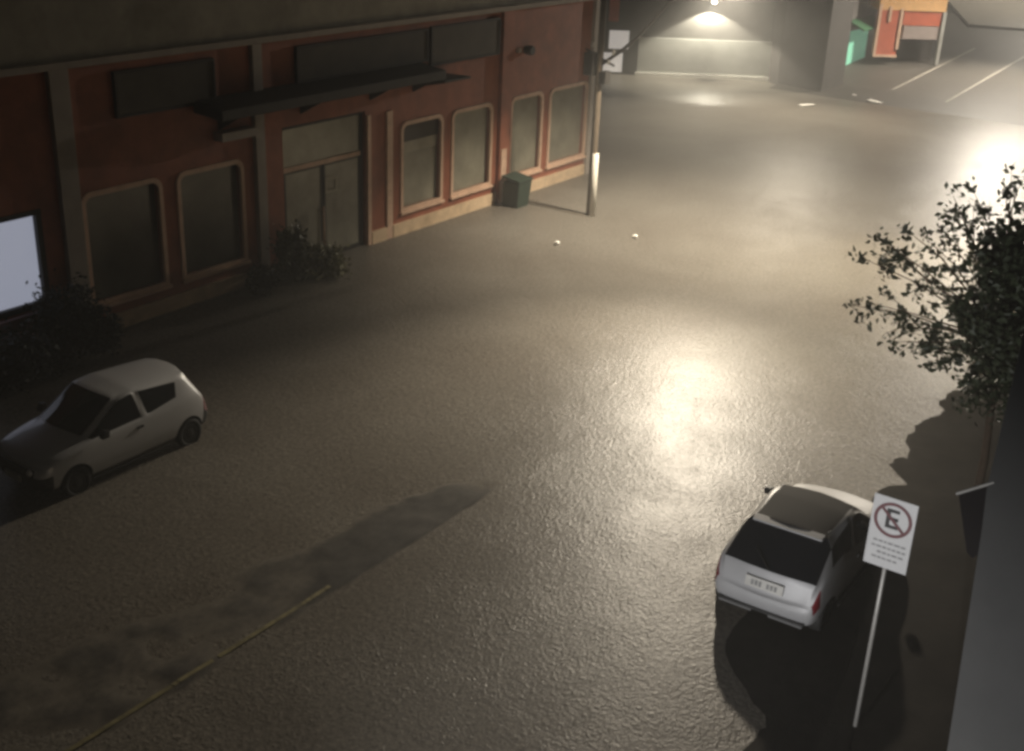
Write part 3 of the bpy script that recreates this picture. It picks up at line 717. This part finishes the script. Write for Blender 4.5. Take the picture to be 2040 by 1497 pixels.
mb = MB(); mb.tube([along(A, 3.66, -.2, 3.95), along(A, 3.66, .35, 4.15), along(A, 3.66, .57, 3.98)], .03, 8); pa(mb, 'bracket', M['iron'], t, o_)
mb = MB(); mb.lathe(along(A, 3.66, .57, 3.98), (0, 0, -1), [(.04, 0), (.10, .05), (.19, .13), (.19, .15)], 16); pa(mb, 'lamp_shade', M['iron'], t, o_)
mb = MB(); mb.lathe(along(A, 3.66, .57, 3.86), (0, 0, -1), [(.10, 0), (.12, .05), (.09, .12), (.04, .14)], 16); pa(mb, 'bulb', M['bulb'], t, o_, smooth=True)

# dark corner block and the shops along the far street
YB = 23.6
t = thing('far_shop', 'dark two storey shop with a glowing mint green panel past the crossing', 'building', (60, YB, 0)); o_ = Vector(t.location)
mb = MB(); mb.prism([(57.9, 22.1, -.1), (60.2, 21.9, -.1), (60.9, 23.7, -.1), (59.3, 25.6, -.1), (58.3, 24.6, -.1)], (0, 0, 9)); pa(mb, 'corner_pillar', M['fardark'], t, o_)
mb = MB(); mb.box(60.6, 68.4, YB, 31, -.1, 9); pa(mb, 'wall', M['fargrey'], t, o_)
mb = MB(); mb.box(61.2, 64.3, YB - .08, YB - .003, .55, .80); pa(mb, 'sill', M['white'], t, o_)
mb = MB(); mb.box(64.65, 67.5, YB - .06, YB - .003, .35, 2.15); pa(mb, 'door', M['mint'], t, o_)  # mint panel given a glow of its own
mb = MB(); mb.prism([(64.4, YB - .02, 2.75), (64.4, YB - .9, 2.35), (64.4, YB - .9, 2.28), (64.4, YB - .02, 2.6)], (3.4, 0, 0)); pa(mb, 'awning', M['dgreen'], t, o_)
F0 = Vector((66.6, 21.3, 0)); F1 = Vector((67.9, 19.65, 0)); F_ = F0
u_ = (F1 - F0).normalized(); nv = Vector((-u_.y, u_.x, 0));
if nv.dot(-F0) < 0: nv = -nv
t = thing('orange_shop', 'small orange and red shop front with a white post on the far street', 'building', F0); L_ = (F1 - F0).length
mb = MB(); wallbox(mb, -1.5, L_, -3.5, -.05, 3.3, 5.6, F0); pa(mb, 'fascia', M['orange'], t, F0)
mb = MB(); wallbox(mb, -.1, L_ - .12, -.6, -.10, 2.55, 3.3, F0); pa(mb, 'red_band', M['red2'], t, F0)
mb = MB(); wallbox(mb, 0, L_ - .12, -.6, -.12, 1.85, 2.55, F0); pa(mb, 'shutter', M['shutter'], t, F0)
mb = MB(); wallbox(mb, 0, L_, -3.5, -1.2, .3, 1.85, F0); pa(mb, 'doorway', M['fardark'], t, F0)
mb = MB(); wallbox(mb, -1.45, -.25, -.5, -.06, 1.0, 3.3, F0); pa(mb, 'wall', M['red2'], t, F0)
for s0, s1, z0, z1 in ((-1.5, -1.35, 1.0, 3.6), (-.32, -.18, 1.3, 3.4), (-1.5, -.2, .88, 1.0), (-.95, -.80, 2.7, 3.5)):
    mb = MB(); wallbox(mb, s0, s1, -.055, .0, z0, z1, F0); pa(mb, 'trim', M['cream'], t, F0)
mb = MB(); wallbox(mb, L_ - .12, L_ + .06, -.2, 0, .4, 3.3, F0); pa(mb, 'post', M['white'], t, F0)

for lab, x, y in (('white foam scrap floating nearest the street lamp post', 28.15, 17.92), ('white foam scrap floating further out in the street', 30.25, 16.57)):
    mb = MB(); mb.lathe((0, 0, -.02), (0, 0, 1), [(.05, 0), (.075, .03), (.08, .09), (.06, .12)], 12); o = mb.build('foam_scrap', M['scrap'], None, True); o.location = (x, y, 0)
    tag(o, lab, 'litter', 'foam scraps adrift')

for lab, x, y, a in (('pale broken board afloat at the foot of the dark corner block', 58.6, 20.6, .3), ('pale broken board afloat where the far road leaves the water', 57.4, 19.2, 1.1), ('pale broken board afloat in open water before the dark corner block', 54.0, 21.2, -.4)):
    mb = MB(); mb.prism([(-.45, -.12, -.02), (.40, -.15, -.01), (.47, .10, -.02), (.1, .17, -.02), (-.42, .13, -.01)], (0, 0, .07)); o = mb.build('floating_board', M['scrap'], None, bevel=.01); o.location = (x, y, .01); o.rotation_euler = (0, 0, a)
    tag(o, lab, 'debris', 'boards adrift at the crossing')
# ------------------------------------------------------------------ light: night sky, street lamps, added fill spots
w = bpy.data.worlds.new('World'); sc.world = w; w.use_nodes = True
N = w.node_tree.nodes; Lk = w.node_tree.links
sky = N.new('ShaderNodeTexSky'); sky.sky_type = 'NISHITA'; sky.sun_disc = False
sky.sun_elevation = R(12); sky.sun_rotation = R(200); sky.altitude = 100; sky.dust_density = 4
bg = N['Background']; bg.inputs['Strength'].default_value = SKY if (SKY := .0010) else 0
Lk.new(sky.outputs[0], bg.inputs['Color'])

def spot(name, loc, target, watts, size, blend, col, radius=.15):
    l = bpy.data.lights.new(name, 'SPOT'); l.energy = watts; l.spot_size = R(size); l.spot_blend = blend; l.color = col; l.shadow_soft_size = radius
    o = bpy.data.objects.new(name, l); C.objects.link(o); o.location = loc
    o.rotation_euler = (Vector(target) - Vector(loc)).to_track_quat('-Z', 'Y').to_euler()
    return o
WARM = (1.0, .88, .70)
spot('street_lamp_light', (31.5, 15.0, 7.65), (31.6, 13.4, 0), 7800, 138, .55, WARM, .25)
spot('street_lamp_light', (31.45, 14.95, 7.65), (16.4, 9.6, 0), 15500, 63, 1.0, WARM, .25)
spot('wall_lamp_light', (56.82, 27.77, 3.74), (56.70, 27.68, 0), 6500, 124, .2, (1, .93, .76), .08)
spot('cross_street_light', (67, 15.5, 8.5), (60, 14.0, 0), 14500, 150, .6, (1, .9, .76), .3)
spot('corner_street_light', (42, 4.5, 9.0), (32.5, 8.0, 0), 12000, 48, 1.0, (1, .82, .48), .3)
spot('crossing_fill_light', (55, 21.8, 9.0), (48.5, 20.0, 0), 8000, 90, 1.0, (1, .88, .70), .3)  # unseen spot added to brighten the water before the crossing
spot('far_street_light', (92, 19.0, 11), (88, 19, 0), 8000, 150, .6, (1, .9, .76), .3)
spot('viewer_fill_light', (-1.0, 4.0, 1.6), (13.0, 3.8, 2.2), 6500, 62, 1.0, (.98, .97, .97), .2)  # unseen fill added behind the viewer for the car rear, sign and wall

sc.view_settings.view_transform = 'Standard'; sc.view_settings.look = 'None'; sc.view_settings.exposure = 0; sc.view_settings.gamma = 1
sc.render.engine = 'CYCLES'
sc.cycles.max_bounces = 6; sc.cycles.diffuse_bounces = 3; sc.cycles.glossy_bounces = 4
sc.cycles.sample_clamp_indirect = 4
sc.cycles.use_denoising = True
sc.cycles.pixel_filter_type = 'BLACKMAN_HARRIS'; sc.cycles.filter_width = 3.2
if HAZE:
    mb = MB(); mb.box(-32, 142, -32, 72, -1.2, 11.6)
    hz = bpy.data.materials.new('rain_haze'); hz.use_nodes = True
    n_ = hz.node_tree.nodes; n_.remove(n_['Principled BSDF'])
    pv = n_.new('ShaderNodeVolumePrincipled'); pv.inputs['Color'].default_value = (.9, .9, .88, 1); pv.inputs['Density'].default_value = HAZE; pv.inputs['Anisotropy'].default_value = .25
    hz.node_tree.links.new(pv.outputs[0], n_['Material Output'].inputs['Volume'])
    o = mb.build('haze', hz); tag(o, kind='stuff')
    sc.cycles.volume_bounces = 0
